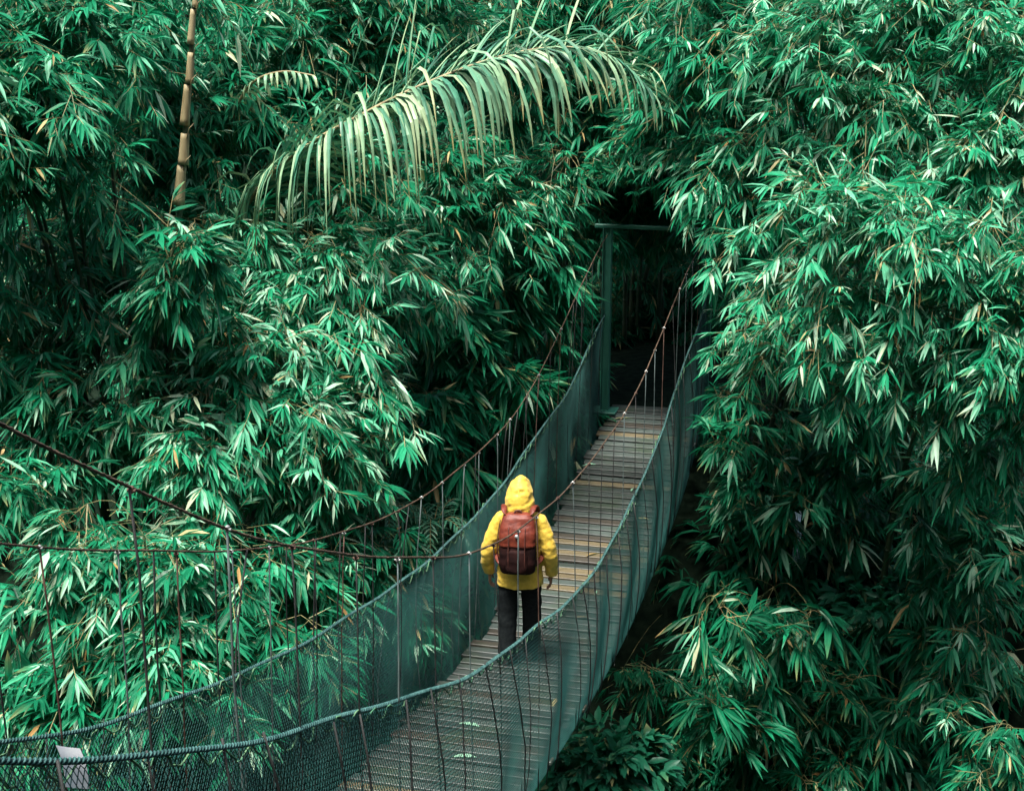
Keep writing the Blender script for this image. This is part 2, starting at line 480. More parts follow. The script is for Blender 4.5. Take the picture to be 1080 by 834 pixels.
#FOLIAGE_BEGIN
# --- left bank
bamboo('feathery bamboo filling the upper left corner with hanging side sprays', [(20, 90, 15, 95), (95, 60, 16, 85), (20, 190, 15.2, 80), (60, 140, 15.4, 75), (185, 265, 14.9, 34), (205, 300, 15, 40), (175, 300, 15, 36), (-40, 20, 15.5, 90), (90, 0, 17, 90)], pale=.10)
bamboo('bamboo directly behind the pale sheathed pole', [(150, 110, 18, 85), (120, 220, 17.5, 80), (190, 40, 19, 90), (210, 180, 18.3, 80), (170, 270, 17, 70), (240, 110, 18.6, 85)], pale=.12)
bamboo('bamboo at the top edge between sheathed pole and palm frond', [(290, 40, 20, 95), (360, 20, 20.5, 95), (290, 130, 19.5, 75), (340, 90, 20, 80), (420, 20, 21, 90)], pale=.14)
bamboo('dim bamboo behind and above the arching palm frond', [(480, 20, 22, 95), (560, 15, 23, 95), (640, 30, 23, 95), (690, 60, 23.5, 85), (520, 90, 22.5, 70), (600, 120, 23, 80), (670, 130, 23, 80)], pale=.08, bright=-.1)
bamboo('bamboo hanging right below the palm frond with drooping fans', [(400, 190, 19.5, 75), (470, 200, 20, 75), (330, 195, 19, 75), (540, 215, 20.8, 75), (600, 200, 21.5, 70), (440, 250, 19.5, 60)], pale=.12, bright=-.02)
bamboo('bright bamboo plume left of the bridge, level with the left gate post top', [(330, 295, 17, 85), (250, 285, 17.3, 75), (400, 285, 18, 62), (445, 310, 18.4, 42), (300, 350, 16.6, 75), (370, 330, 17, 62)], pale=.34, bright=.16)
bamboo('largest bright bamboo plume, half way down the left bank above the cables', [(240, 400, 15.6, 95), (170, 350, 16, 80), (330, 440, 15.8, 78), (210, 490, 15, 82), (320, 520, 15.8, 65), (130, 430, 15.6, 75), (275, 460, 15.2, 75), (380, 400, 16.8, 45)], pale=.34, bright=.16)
bamboo('bamboo at the left edge between corner clump and sloping cable', [(20, 390, 16, 75), (70, 300, 16.8, 75), (20, 280, 16.2, 70), (60, 460, 15.6, 65), (10, 520, 15, 70)], pale=.14)
bamboo('bamboo drooping behind the rusty hangers at lower left', [(150, 610, 13.6, 80), (90, 570, 14, 70), (230, 600, 14, 75), (40, 650, 13.6, 70), (180, 690, 13, 75), (110, 740, 12.8, 75), (290, 620, 14.6, 62), (40, 760, 13, 70)], pale=.14, bright=.02)
bamboo('low bamboo just behind the left net below the cable dip', [(330, 600, 15, 50), (380, 590, 15.8, 45), (290, 690, 13.6, 60), (420, 640, 16, 40), (240, 740, 12.9, 60)], pale=.1)
bamboo('sparse dark bamboo with broad fans between bright plume and left net', [(500, 390, 19.5, 48), (550, 420, 19.8, 40), (460, 360, 19.6, 48), (430, 430, 18.6, 48), (520, 320, 20.5, 60), (580, 300, 21, 50), (470, 470, 18.5, 36)], pale=.05, bright=-.05, dens=.65, leaf=(.26, .40), fill=.1)
bamboo('bamboo leaning against the left gate post', [(600, 330, 22.3, 36), (585, 250, 22.5, 60), (560, 350, 21, 40), (610, 400, 22.3, 26)], pale=.06, dens=.8)
# --- far bank behind the gate
bamboo('shadowy bamboo arching over the path behind the gate', [(640, 200, 24.5, 80), (720, 180, 24.5, 85), (690, 225, 26, 65), (600, 190, 25, 80), (780, 190, 24.5, 80), (690, 150, 27, 90), (660, 170, 24, 60), (690, 110, 30, 100), (630, 110, 29, 90), (750, 110, 29, 90)], pale=.02, bright=-.2, dens=1.5)  # low leaf tone paints in shade; upper lobes added to darken the path
bamboo('dark bamboo closing off the path far behind the gate', [(690, 300, 29, 60), (640, 310, 28, 55), (740, 310, 28, 55), (690, 350, 28.5, 45), (640, 360, 27.5, 40), (740, 360, 27.5, 40), (690, 240, 30, 70), (690, 395, 27, 36), (655, 405, 26.5, 28), (728, 405, 26.5, 28)], pale=.0, bright=-.3, dens=1.6)  # darkness of the tunnel painted into the leaf tone
# --- right bank
bamboo('bamboo at the top edge just right of the palm frond tip', [(740, 40, 20.5, 85), (800, 70, 19.5, 80), (730, 130, 20.8, 75), (820, 10, 19.5, 80)], pale=.1)
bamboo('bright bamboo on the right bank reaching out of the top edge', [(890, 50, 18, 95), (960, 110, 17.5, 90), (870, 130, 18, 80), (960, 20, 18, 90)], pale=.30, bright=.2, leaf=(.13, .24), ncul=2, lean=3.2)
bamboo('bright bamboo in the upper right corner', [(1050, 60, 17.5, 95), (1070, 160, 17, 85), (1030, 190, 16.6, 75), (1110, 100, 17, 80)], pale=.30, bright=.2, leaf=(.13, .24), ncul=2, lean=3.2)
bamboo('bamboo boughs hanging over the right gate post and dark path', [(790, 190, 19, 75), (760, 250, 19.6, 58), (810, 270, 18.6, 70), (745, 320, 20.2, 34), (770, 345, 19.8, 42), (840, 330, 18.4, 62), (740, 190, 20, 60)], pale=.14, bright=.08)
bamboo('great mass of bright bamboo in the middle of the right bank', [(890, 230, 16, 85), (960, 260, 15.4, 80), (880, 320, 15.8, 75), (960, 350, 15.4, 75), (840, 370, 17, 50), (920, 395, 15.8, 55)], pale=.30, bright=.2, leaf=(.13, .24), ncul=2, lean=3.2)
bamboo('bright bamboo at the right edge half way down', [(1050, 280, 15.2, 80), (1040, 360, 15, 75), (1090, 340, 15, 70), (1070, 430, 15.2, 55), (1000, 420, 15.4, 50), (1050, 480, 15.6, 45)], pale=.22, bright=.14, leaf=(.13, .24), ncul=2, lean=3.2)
def fans(x0, x1, y0, y1, Y, n, r=(18, 30)):
    out = []
    for k in range(n):
        f = (k + .5) / n; px = x0 + (x1 - x0) * ((k * .618) % 1); py = y0 + (y1 - y0) * f
        out.append((px, py, Y + RNG.uniform(-.8, .8) + (py - 600) * -.002, RNG.uniform(*r)))
    return out
bamboo('thin shaded bamboo twigs right of the right net', fans(760, 960, 420, 560, 18.6, 16), pale=.1, bright=-.05, dens=.7, leaf=(.18, .32), fill=.3, ncul=1, lean=2.5, nspr=(4, 8))
bamboo('shaded bamboo drooping at the lower right edge', fans(950, 1075, 470, 720, 17.6, 18), pale=.16, bright=-.02, dens=.7, leaf=(.17, .30), fill=.3, ncul=1, lean=2.5, nspr=(4, 9))
bamboo('broad leaved bamboo sprays low on the right bank below the net', fans(715, 880, 615, 770, 17.4, 13), pale=.1, bright=-.22, dens=.7, leaf=(.24, .37), fill=.1, ncul=1, lean=2, nspr=(3, 6))  # leaf tone lowered to paint in shade on the low bank
bamboo('fresh green bamboo sprig in the lower right corner', fans(1010, 1085, 750, 830, 15.8, 5, (14, 22)), pale=.06, bright=-.08, dens=.5, ncul=1, nspr=(3, 6))
bamboo('dim bamboo at the bottom edge below the right bank', fans(740, 1000, 720, 840, 18, 14), pale=.04, bright=-.1, dens=.7, ncul=1, lean=2, nspr=(4, 7))
bamboo('bamboo toned black green for shade right of the bridge, round the water trickle', [(770, 470, 22.2, 50), (750, 520, 21.5, 32), (740, 470, 22.6, 24), (725, 560, 20.6, 26), (700, 560, 19.6, 16), (830, 520, 22.5, 60), (900, 560, 21.5, 60), (980, 500, 21, 60), (760, 580, 21.5, 45), (700, 600, 20, 26), (900, 470, 22, 60), (1050, 520, 20, 55)], pale=.02, bright=-.4, dens=.8, ncul=1)  # deep shade painted into the leaf colour
bamboo('bamboo toned black green for shade in the gorge under the right net', [(720, 660, 20, 40), (660, 720, 18, 34), (770, 690, 20.5, 50), (830, 660, 21, 50), (700, 770, 18, 40), (880, 760, 20, 60), (960, 700, 20.5, 60)], pale=.02, bright=-.4, dens=.8, ncul=1)  # gorge shade put into the leaf tone
bamboo('bamboo toned black green for shade left of the left net', [(480, 430, 22, 60), (540, 380, 23, 60), (430, 480, 20, 50), (560, 440, 23.5, 40), (500, 330, 23, 60), (400, 520, 18, 40)], pale=.02, bright=-.4, dens=.8, ncul=1)  # shade behind the net painted in through darker leaves
bamboo('bamboo crowns rising out of the top edge above the right bank', [(760, -30, 22, 90), (850, -30, 21, 90), (940, -40, 20.5, 95), (1030, -40, 20, 95), (990, 10, 20.5, 70), (1080, 0, 19.5, 70)], pale=.14, bright=.05, ncul=3)
#FOLIAGE_END

# undergrowth on the slopes (one mass)
n = 14000
ux = RNG.uniform(-13, 18, n); uy = RNG.uniform(8.5, 42, n)
uy[:3600] = RNG.uniform(11.5, 18.3, 3600); ux[:3600] = xc(uy[:3600]) + RNG.choice([-1, 1], 3600) * RNG.uniform(.95, 4.5, 3600)
uz = ground(ux, uy)
P = np.stack([ux, uy, uz + RNG.uniform(.0, .5, n)], 1)
lat_ = (P[:, 0] - xc(P[:, 1])) / math.hypot(1, SL)
P = P[~((np.abs(lat_) < .85) & (P[:, 1] < YG + 1.2)) & ~((np.abs(lat_) < 1.6) & (P[:, 1] > YG) & (P[:, 1] < YG + 8))]
D = np.stack([RNG.normal(0, .7, len(P)), RNG.normal(-.4, .6, len(P)), RNG.uniform(.1, .9, len(P))], 1)
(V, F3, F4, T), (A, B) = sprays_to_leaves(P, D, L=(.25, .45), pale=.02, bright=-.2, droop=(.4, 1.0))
tag(link('undergrowth', np_mesh('undergrowth', V, [F3, F4], False, T), M['bamboo_leaf']), 'dark leafy undergrowth covering both slopes of the gorge', 'undergrowth', kind='stuff')

# ------------------------------------------------------------------ shrubs and ferns
def shrub(label, px, py, Y, rpx, n, L=(.09, .17), wide=.48, bright=0.0):
    c = at(px, py, Y); r = rpx / scale_at(c)
    base = np.array([c[0], c[1] + .15, 0]); base[2] = ground(base[0], base[1])
    root = tag(empty('shrub', base), label, 'shrub', 'broad leaved shrubs beside the bridge')
    v = unit(RNG.normal(0, 1, (n, 3))) * (RNG.random((n, 1)) ** .45) * r
    SB = c + v * [1, .8, .75]; SB = SB[~in_corridor(SB, -.15)]
    (V, F3, F4, T), (A, B) = sprays_to_leaves(SB, (SB - c) + np.array([0, -.25 * r, .15 * r]) + RNG.normal(0, .2, SB.shape), nl=(4, 7), L=L, tl=(.06, .16), pale=.0, bright=bright, wide=wide, droop=(.05, .4))
    link('foliage', np_mesh('foliage', V, [F3, F4], True, T, base), M['shrub_leaf'], root)
    mb = MB()
    for k in range(9):
        e = SB[k * len(SB) // 9]; t = np.linspace(0, 1, 6)[:, None]
        mb.tube(base * (1 - t) + e * t + np.array([0, 0, .2]) * np.sin(t * 3.14), np.linspace(.018, .005, 6), 5)
    mb.build('stems', M['twig'], root, True, base)

shrub('round leaved shrub right of the right gate post', 752, 432, 22.6, 34, 90, L=(.12, .2), bright=.1)
shrub('dark shrub under the bridge at the bottom edge', 640, 815, 15, 60, 260, L=(.14, .24), wide=.36)
shrub('dark shrub on the right bank below the thin bamboo twigs', 940, 640, 18.5, 60, 200, L=(.14, .24), wide=.36, bright=-.1)

def frond_leaflets(path, n, length, width, droop, side_up=.35, pal=(.3, .7), tipdry=.5, fwd=.55, lift=.0):
    """pinnate blade along a rachis; returns V,F3,F4,T"""
    Pn = np.asarray(path); cum = np.concatenate([[0], np.cumsum(np.linalg.norm(np.diff(Pn, axis=0), axis=1))]); cum /= cum[-1]
    s = np.repeat(np.linspace(.12, .99, n), 2); sg = np.tile([1, -1], n)
    s = np.clip(s + RNG.normal(0, .003, len(s)), 0, 1)
    B = np.stack([np.interp(s, cum, Pn[:, k]) for k in range(3)], 1)
    T = unit(np.stack([np.interp(np.clip(s + .02, 0, 1), cum, Pn[:, k]) - np.interp(np.clip(s - .02, 0, 1), cum, Pn[:, k]) for k in range(3)], 1))
    sd = unit(np.cross(T, [0, 0, 1.])) * sg[:, None]
    up = np.cross(unit(np.cross(T, [0, 0, 1.])), T)
    f = fwd + .8 * s ** 3
    d = unit(sd + up * side_up + T * f[:, None] + RNG.normal(0, .13, B.shape))
    d = unit(d + np.array([0, 0, 1.]) * ((RNG.random(len(s)) < lift) * RNG.uniform(.8, 1.6, len(s)))[:, None])
    L = length(s) * RNG.choice([1, 1, 1, .7], len(s)) * RNG.uniform(.8, 1.15, len(s)); W = np.full(len(s), width) * RNG.uniform(.8, 1.2, len(s))
    dr = droop(s, sg) * RNG.uniform(.75, 1.3, len(s))
    m = 7
    t = np.linspace(0, 1, m)
    # each leaflet: ribbon bent by its weight, folded along its midrib
    kink = (RNG.random(len(s)) < .3) * RNG.uniform(.8, 2.6, len(s))
    g = np.array([0, 0, -1.])
    pts = [B]; cur = d.copy()
    for k in range(1, m):
        cur = unit(cur + g * (dr * (.18 + .22 * t[k]) + np.where(t[k] > .5, kink * .35, 0))[:, None])
        pts.append(pts[-1] + cur * (L / (m - 1))[:, None])
    Q = np.stack(pts, 1)
    tg = unit(np.gradient(Q, axis=1))
    w = unit(np.cross(tg, np.tile(unit(up + sd * .2)[:, None], (1, m, 1))) + 1e-4)
    nn = np.cross(w, tg)
    prof = np.array([.35, .8, 1, .95, .8, .55, .06])
    hw = (W[:, None] * prof[None] / 2)[..., None]
    V = np.stack([Q - w * hw + nn * hw * .45, Q, Q + w * hw + nn * hw * .45], 2)
    nL = len(s)
    base = (np.arange(nL) * m * 3)[:, None]
    k = np.arange(m - 1)[None] * 3
    o = (base + k).ravel()
    F = np.concatenate([np.stack([o, o + 1, o + 4, o + 3], 1), np.stack([o + 1, o + 2, o + 5, o + 4], 1)])
    tint = np.zeros((nL, m, 3, 3))
    tint[..., 0] = RNG.uniform(*pal, nL)[:, None, None]
    tint[..., 2] = (np.clip((t - .6) / .4, 0, 1)[None] * (RNG.random(nL) * tipdry)[:, None])[:, :, None]
    tint[:, :, [0, 2], 2] += .14 * (RNG.random(nL) < .5)[:, None, None]
    return V.reshape(-1, 3), F, tint.reshape(-1, 3)

def smooth_path(pts, n):
    pts = np.asarray(pts, float); m = len(pts)
    u = np.linspace(0, m - 1, n); out = []
    for x in u:
        i = min(int(x), m - 2); f = x - i
        p0, p1, p2, p3 = pts[max(i - 1, 0)], pts[i], pts[i + 1], pts[min(i + 2, m - 1)]
        out.append(.5 * ((2 * p1) + (-p0 + p2) * f + (2 * p0 - 5 * p1 + 4 * p2 - p3) * f * f + (-p0 + 3 * p1 - 3 * p2 + p3) * f ** 3))
    return np.array(out)

#PALM
pb = at(215, 330, 19.5)
pbase = np.array([pb[0], pb[1], float(ground(pb[0], pb[1]))])
palm = tag(empty('palm_tree', pbase), 'palm with a long pale arching frond across the bamboo at the top', 'palm tree')
mb = MB()
tp = smooth_path([pbase - [0, 0, .2], pbase + [.05, 0, (pb[2] - pbase[2]) * .5], pb], 14)
mb.tube(tp, np.linspace(.17, .12, 14), 10)
for k in range(1, 13): mb.tube([tp[k] - [0, 0, .02], tp[k] + [0, 0, .02]], .165 - k * .003, 10)
mb.build('trunk', M['trunk'], palm, True, pbase)
def palm_frond(pts, n, ln, width, droop, **kw):
    path = smooth_path(pts, 40)
    mb = MB(); mb.tube(path, np.linspace(.028, .006, 40), 7)
    fr = mb.build('frond', M['sheath'], palm, True, pbase)
    V, F, T = frond_leaflets(path, n, ln, width, droop, **kw)
    link('leaflets', np_mesh('leaflets', V, F, False, T, pbase), M['palm_leaf'], fr)
fp = [pb, at(240, 255, 18.6), at(280, 190, 17.8), at(330, 150, 17.2), at(380, 122, 17), at(440, 92, 17), at(520, 62, 17.1), at(590, 50, 17.3), at(645, 60, 17.4), at(690, 100, 17.3)]
palm_frond(fp, 205, lambda s: np.interp(s, [0, .2, .45, .75, .92, 1], [1.3, 1.45, 1.3, 1.1, .75, .4]), .044,
           lambda s, g: np.where(g > 0, np.interp(s, [0, .5, 1], [2.6, 2.3, 1.2]), np.interp(s, [0, .35, .6, 1], [1.8, .55, .25, .25])), side_up=.4, pal=(.1, 1), tipdry=.9, lift=.12)
palm_frond([pb, at(225, 200, 19), at(240, 140, 18.2), at(262, 92, 17.8), at(295, 76, 17.5), at(332, 80, 17.3)], 46, lambda s: np.interp(s, [0, .5, .55, 1], [.1, .12, .34, .2]), .035, lambda s, g: 1.6 + 0 * s, pal=(.6, 1))

def fern(label, px, py, Y, k, ln):
    c = at(px, py, Y)
    base = c.copy(); base[2] = max(float(ground(c[0], c[1])), c[2] - .8)
    root = tag(empty('fern', base), label, 'fern', 'ferns beside the bridge')
    for q in range(k):
        a = q * 6.28 / k + RNG.uniform(-.3, .3); l = ln * RNG.uniform(.8, 1.2)
        d = np.array([math.cos(a), math.sin(a), 0])
        path = smooth_path([base, base * .3 + c * .7, c + d * .3 * l + [0, 0, .28 * l], c + d * .7 * l + [0, 0, .25 * l], c + d * l + [0, 0, -.05 * l]], 24)
        mb = MB(); mb.tube(path, np.linspace(.008, .002, 24), 4)
        fr = mb.build('frond', M['twig'], root, True, base)
        V, F, T = frond_leaflets(path, 26, lambda s: ln * .26 * np.sin(np.clip(s * 3.0, 0, 3)) + .03, .022, lambda s, g: .4 + 0 * s, side_up=.1, pal=(0, .25), tipdry=.1)
        link('leaflets', np_mesh('leaflets', V, F, False, T, base), M['palm_leaf'], fr)
fern('fern hanging beside the left net, just left of the hiker', 455, 560, 17.5, 9, .7)
fern('fern at the foot of the left bank behind the cable dip', 405, 545, 17.5, 8, .6)

# the pale sheathed bamboo pole
def sheathed_pole():
    p1, p2 = at(189, 216, 15.6), at(206, -12, 15.6)
    d = (p2 - p1) / np.linalg.norm(p2 - p1)
    base = p1 - d * ((p1[2] + 4.4) / d[2]); base[2] = ground(base[0], base[1])
    root = tag(empty('bamboo_pole', base), 'tall young bamboo pole wrapped in pale tan sheaths, upper left', 'bamboo pole')
    H = np.linalg.norm(p2 - p1)
    mb = MB(); pts = np.linspace(base - d * .1, p2 + d * 2.2, 20)
    mb.tube(pts, np.linspace(.046, .016, 20), 10)
    mb.build('culm', M['culm'], root, True, base)
    ys = [216, 172, 130, 86, 45, 8, -30]
    for k in range(len(ys) - 1):
        a = p1 + d * H * (216 - ys[k]) / 228; b = p1 + d * H * (216 - ys[k + 1]) / 228
        r0 = .058 - k * .0056
        t = np.linspace(0, 1, 7)[:, None]
        sh = MB()
        top = .80 if k % 2 == 0 else .62
        P = a + (b - a) * (t * (top + .17))
        ox = np.array([.012 if k % 2 else -.004, -.012, 0])
        sh.tube(P + ox * (1 - t * .5), np.interp(t[:, 0], [0, .1, 1], [r0, r0 * .95, r0 * .74]), 9, tint=(0, 0, 0))
        # loose tip of the sheath
        tip = P[-1] + ox * .5; sh.tube([tip + [.02, -.02, -.04], tip + [.05, -.04, .05], tip + [.10, -.05, .10]], [.018, .012, .002], 5, flat=.3)
        sh.build('sheath', M['sheath'], root, True, base)
sheathed_pole()

# thin trickle of water on the right bank
m_, nt_, out_ = new_mat('water')
pw = N(nt_, 'BsdfPrincipled'); pw.inputs['Base Color'].default_value = (.35, .55, .55, 1); pw.inputs['Roughness'].default_value = .15; pw.inputs['Transmission Weight'].default_value = .3
nt_.links.new(pw.outputs[0], out_.inputs[0])
mb = MB(); wt, wb = at(840, 535, 19.9), at(838, 592, 19.2)
for k in range(9):
    o = np.array([RNG.normal(0, .035), RNG.normal(0, .02), 0])
    t = np.linspace(0, 1, 12)[:, None]
    mb.tube(wt + o + (wb - wt) * np.hstack([t, t ** .6, t ** 1.4]) + RNG.normal(0, .008, (12, 3)), RNG.uniform(.006, .014) * (1 + .5 * RNG.random(12)), 5)
for k in range(26):
    a = RNG.uniform(0, 6.28); p = wb + [RNG.normal(0, .1), RNG.normal(-.03, .06), RNG.uniform(-.04, .08)]
    mb.tube([p, p + [.03 * math.cos(a), .02 * math.sin(a), .02]], [.008, .004], 4)
tag(mb.build('water', m_, None, True), kind='structure')

# ------------------------------------------------------------------ the bridge
b0 = np.array([xc(Y0), Y0, float(zf(P_DECK, Y0))])
bridge = tag(empty('suspension_bridge', b0), 'long sagging footbridge of planks, green nets and cables across the gorge', 'bridge')

def side_pt(sgn, Y, z, out=0, square=False):
    """point on the vertical plane of one side of the bridge"""
    Y = np.asarray(Y, float)
    if not square: Y = Y - sgn * np.asarray(HALF + out) * NX[1]
    base = np.stack([xc(Y), Y, np.broadcast_to(z, Y.shape)], -1)
    return base + (np.asarray(HALF + out)[..., None] * NX) * sgn

# deck planks
mb = MB()
Ys = np.arange(Y0 - .2, YG + .35, .148)
ang = math.atan(SL)
for k, y in enumerate(Ys):
    z0 = float(zf(P_DECK, y)); dz = float(zf(P_DECK, y + .05) - zf(P_DECK, y - .05)) / .1
    pitch = math.atan(dz * math.cos(ang))
    ex = NX; ey = BD * math.cos(pitch) + np.array([0, 0, math.sin(pitch)]); ez = np.cross(ex, ey)
    Rm = np.stack([ex, ey, ez], 1)
    sh = RNG.uniform(-.045, .045); g = RNG.uniform(.5, 1.3)
    yw = RNG.normal(0, .013); ex, ey = ex * math.cos(yw) + ey * math.sin(yw), ey * math.cos(yw) - ex * math.sin(yw); Rm = np.stack([ex, ey, ez], 1)
    base = np.array([.046, .060, .053]) * g
    if RNG.random() < .05: base = np.array([.14, .115, .065]) * RNG.uniform(.7, 1)
    elif RNG.random() < .12: base = np.array([.045, .040, .030])
    if 15.2 * S < y < 17.3 * S and RNG.random() < .45: base = np.array([.145, .118, .065]) * RNG.uniform(.7, 1.05)
    mb.box(np.array([xc(y), y, z0 - .014 + RNG.uniform(-.008, .008)]) + ex * sh, 2 * HALF - .04 + RNG.uniform(-.03, .03), RNG.uniform(.098, .128), .028, Rm, tuple(base), bev=.004)
mb.build('deck', M['plank'], bridge, False, b0, True)
# bearers and deck cables under the planks
mb = MB()
yy = np.linspace(Y0, YG + .2, 60)
for off in (-.9, -.35, .35, .9):
    Pp = np.stack([xc(yy), yy, zf(P_DECK, yy) - .045], -1) + NX * HALF * off
    mb.tube(Pp, .014, 6)
mb.build('deck_cables', M['cable'], bridge, True, b0)
mb = MB()
for y in np.arange(Y0 + .3, YG, .546):
    z0 = float(zf(P_DECK, y)) - .085
    mb.box(np.array([xc(y), y, z0]), 2 * HALF - .06, .07, .05, np.stack([NX, BD, [0, 0, 1]], 1))
mb.build('bearers', M['bearer'], bridge, False, b0)

def strand(P, r, pitch, n, ph0=0):
    T = unit(np.gradient(P, axis=0)); up = np.array([0, 0, 1.])
    A = unit(np.cross(T, up)); B = np.cross(A, T)
    L = np.concatenate([[0], np.cumsum(np.linalg.norm(np.diff(P, axis=0), axis=1))])
    ph = L / pitch * 2 * math.pi + ph0
    return P + r * (np.cos(ph)[:, None] * A + np.sin(ph)[:, None] * B)

def dense(fn, a, b, step):
    y = np.arange(a, b, step); return y, fn(y)

for sg, PC, P_ROPE in ((1, P_CR, P_RR), (-1, P_CL, P_RL)):
    wav = lambda y: .012 * np.sin(y * 2.3 + sg) + .006 * np.sin(y * 5.1)
    # main cable
    y = np.arange(Y0, YG, .03)
    P = side_pt(sg, y, zf(PC, y) + .5 * wav(y))
    mb = MB()
    for k in range(3): mb.tube(strand(P, .0032, .08, 3, k * 2.094), .0040, 5)
    mb.build('main_cable', M['cable'], bridge, True, b0)
    # upper rope of the net
    y = np.arange(Y0, YG, .018)
    P = side_pt(sg, y, zf(P_ROPE, y) + wav(y), .02 + .015 * np.sin(y * 1.9))
    mb = MB()
    mb.tube(P, .0075, 8)
    ro = mb.build('net_rope', M['rope_core'], bridge, True, b0)
    mb = MB()
    y2 = np.arange(Y0, YG, .006)
    P2 = np.stack([np.interp(y2, y, P[:, q]) for q in range(3)], 1)
    for k in range(2): mb.tube(strand(P2, .0078, .048, 3, k * math.pi), .0042, 4)
    mb.build('lashing', M['rope'], ro, True, b0)
    # twine lacing the net to its rope
    mb = MB()
    y = np.arange(Y0 + .2, YG, .03)
    P = side_pt(sg, y, zf(P_ROPE, y) + wav(y) - .035 + .03 * np.sin(y * 31) + .012 * np.sin(y * 3.7), .02)
    P += RNG.normal(0, .004, P.shape)
    mb.tube(P, .0045, 4)
    mb.build('lacing_twine', M['twine'], bridge, True, b0)
    # the net: zigzag strands that meet at their corners
    cell = .028
    y = np.arange(Y0, YG, cell / 2); ncol = len(y)
    zt = zf(P_ROPE, y) + wav(y) - .012
    hem = np.interp(y, [0, 9, 12, 16.5, YG], [.08, .10, .16, .34, .22])
    zb = zf(P_DECK, y) - hem
    rows = 52
    Vn, Fn, off = [], [], 0
    j0 = np.arange(ncol)
    for j in range(rows + 1):
        v = np.clip((j + .5 * np.where((j0 + j) % 2 == 0, 1, -1) * 1.0) / rows, 0, 1)
        z = zt + (zb - zt) * v
        bulge = .05 * np.sin(v * math.pi) + .018 * np.sin(y * 4.2 + v * 2) * np.sin(v * math.pi) + .02 * (1 - v)
        P = side_pt(sg, y, z, 0) + bulge[:, None] * (sg * NX)
        r = .0020
        a = NX * r
        ring = np.stack([P + a, P + np.array([0, 0, r]) - a * .5, P - np.array([0, 0, r]) - a * .5], 1).reshape(-1, 3)
        i = np.arange(ncol - 1)[:, None] * 3; q = np.arange(3)[None]; q2 = (q + 1) % 3
        F = np.stack([i + q, i + q2, i + 3 + q2, i + 3 + q], -1).reshape(-1, 4) + off
        Vn.append(ring); Fn.append(F); off += len(ring)
    link('net', np_mesh('net', np.concatenate(Vn), np.concatenate(Fn), True, None, b0), M['net'], bridge)
    # hangers
    k = 0
    for yh in np.arange(Y0 + .35, YG - .25, .555):
        yh = yh + RNG.uniform(-.06, .06); k += 1
        if sg > 0 and 2.9 < yh < 3.7: continue
        lean = RNG.normal(0, .06)
        top = side_pt(sg, yh, float(zf(PC, yh)) - .0)
        bot = side_pt(sg, yh + lean - .03, float(zf(P_DECK, yh)) - .08, .03)
        t = np.linspace(0, 1, 9)[:, None]
        bow = RNG.normal(0, .035)
        P = top + (bot - top) * t + BD * (bow * np.sin(t * math.pi) + RNG.normal(0, .005, t.shape)) + NX * (RNG.normal(0, .022) * np.sin(t * math.pi))
        kind = RNG.random()
        mat, r = (M['rod'], .0046) if kind < .4 else ((M['rust'], .0046) if kind < .65 else (M['cord'], .0042))
        mb = MB(); mb.tube(P, r, 6)
        h = mb.build('hanger', mat, bridge, True, b0)
        mb = MB(); mb.box(top - [0, 0, .006], .015, .015, .024, np.stack([NX, BD, [0, 0, 1]], 1), bev=.004)
        mb.tube([top + NX * .014 - [0, 0, .008], top - NX * .014 - [0, 0, .008]], .005, 6)
        mb.build('clamp', M['clamp'] if kind < .6 else M['rust'], h, False, b0)
    # slack cords down the net
    for yh in np.arange(Y0 + .5, YG - .4, .47):
        yh = yh + RNG.uniform(-.1, .1)
        d = RNG.choice([-1, 1, 1]) * RNG.uniform(.05, .3)
        a = side_pt(sg, yh, float(zf(P_ROPE, yh)) + (RNG.uniform(.0, .02)), .035)
        if sg < 0 and RNG.random() < .55: a = side_pt(sg, yh, float(zf(PC, yh)), 0)
        b = side_pt(sg, yh + d, float(zf(P_DECK, yh + d)) - .08, .06)
        t = np.linspace(0, 1, 8)[:, None]
        P = a + (b - a) * t + NX * sg * .05 * np.sin(t * math.pi) + RNG.normal(0, .003, (8, 3))
        mb = MB(); mb.tube(P, RNG.uniform(.0035, .006), 5)
        mb.build('brace_cord', M['cord'], bridge, True, b0)

# far tower and near tower: steel frames the cables hang from
def tower(label, Y, wide, wz=.0):
    zb = float(zf(P_DECK, Y)); gz = float(ground(xc(Y), Y))
    base = np.array([xc(Y), Y, gz])
    root = tag(empty('bridge_gate', base), label, 'bridge tower', 'steel gates at the bridge ends')
    zt = max(float(zf(P_CR, Y)), float(zf(P_CL, Y))) + .02
    Rm = np.stack([NX, BD, [0, 0, 1]], 1)
    for sg in (-1, 1):
        p = side_pt(sg, Y, 0, .03, True)
        mb = MB()
        h = zt - (gz - .3)
        c = np.array([p[0], p[1], gz - .3 + h / 2])
        mb.box(c + NX * .05, .014, .11, h, Rm); mb.box(c - NX * .05, .014, .11, h, Rm); mb.box(c, .086, .016, h - .01, Rm)
        o = mb.build('post', M['steel_green'], root, False, base)
        mb = MB(); mb.box(np.array([p[0], p[1], zb + .02]), .34, .3, .03, Rm, bev=.005)
        mb.build('foot_plate', M['steel_green'], o, False, base)
    mb = MB()
    mb.box(np.array([xc(Y), Y, zt + .028]), 2 * HALF + .4, .07, .05, Rm, bev=.006)
    mb.build('crossbeam', M['steel_green'], root, False, base)
tower('green steel gate frame at the far end of the bridge, half hidden by bamboo', YG, 0)
tower('green steel gate frame at the near end of the bridge beside the viewer', Y0 - .15, 0)

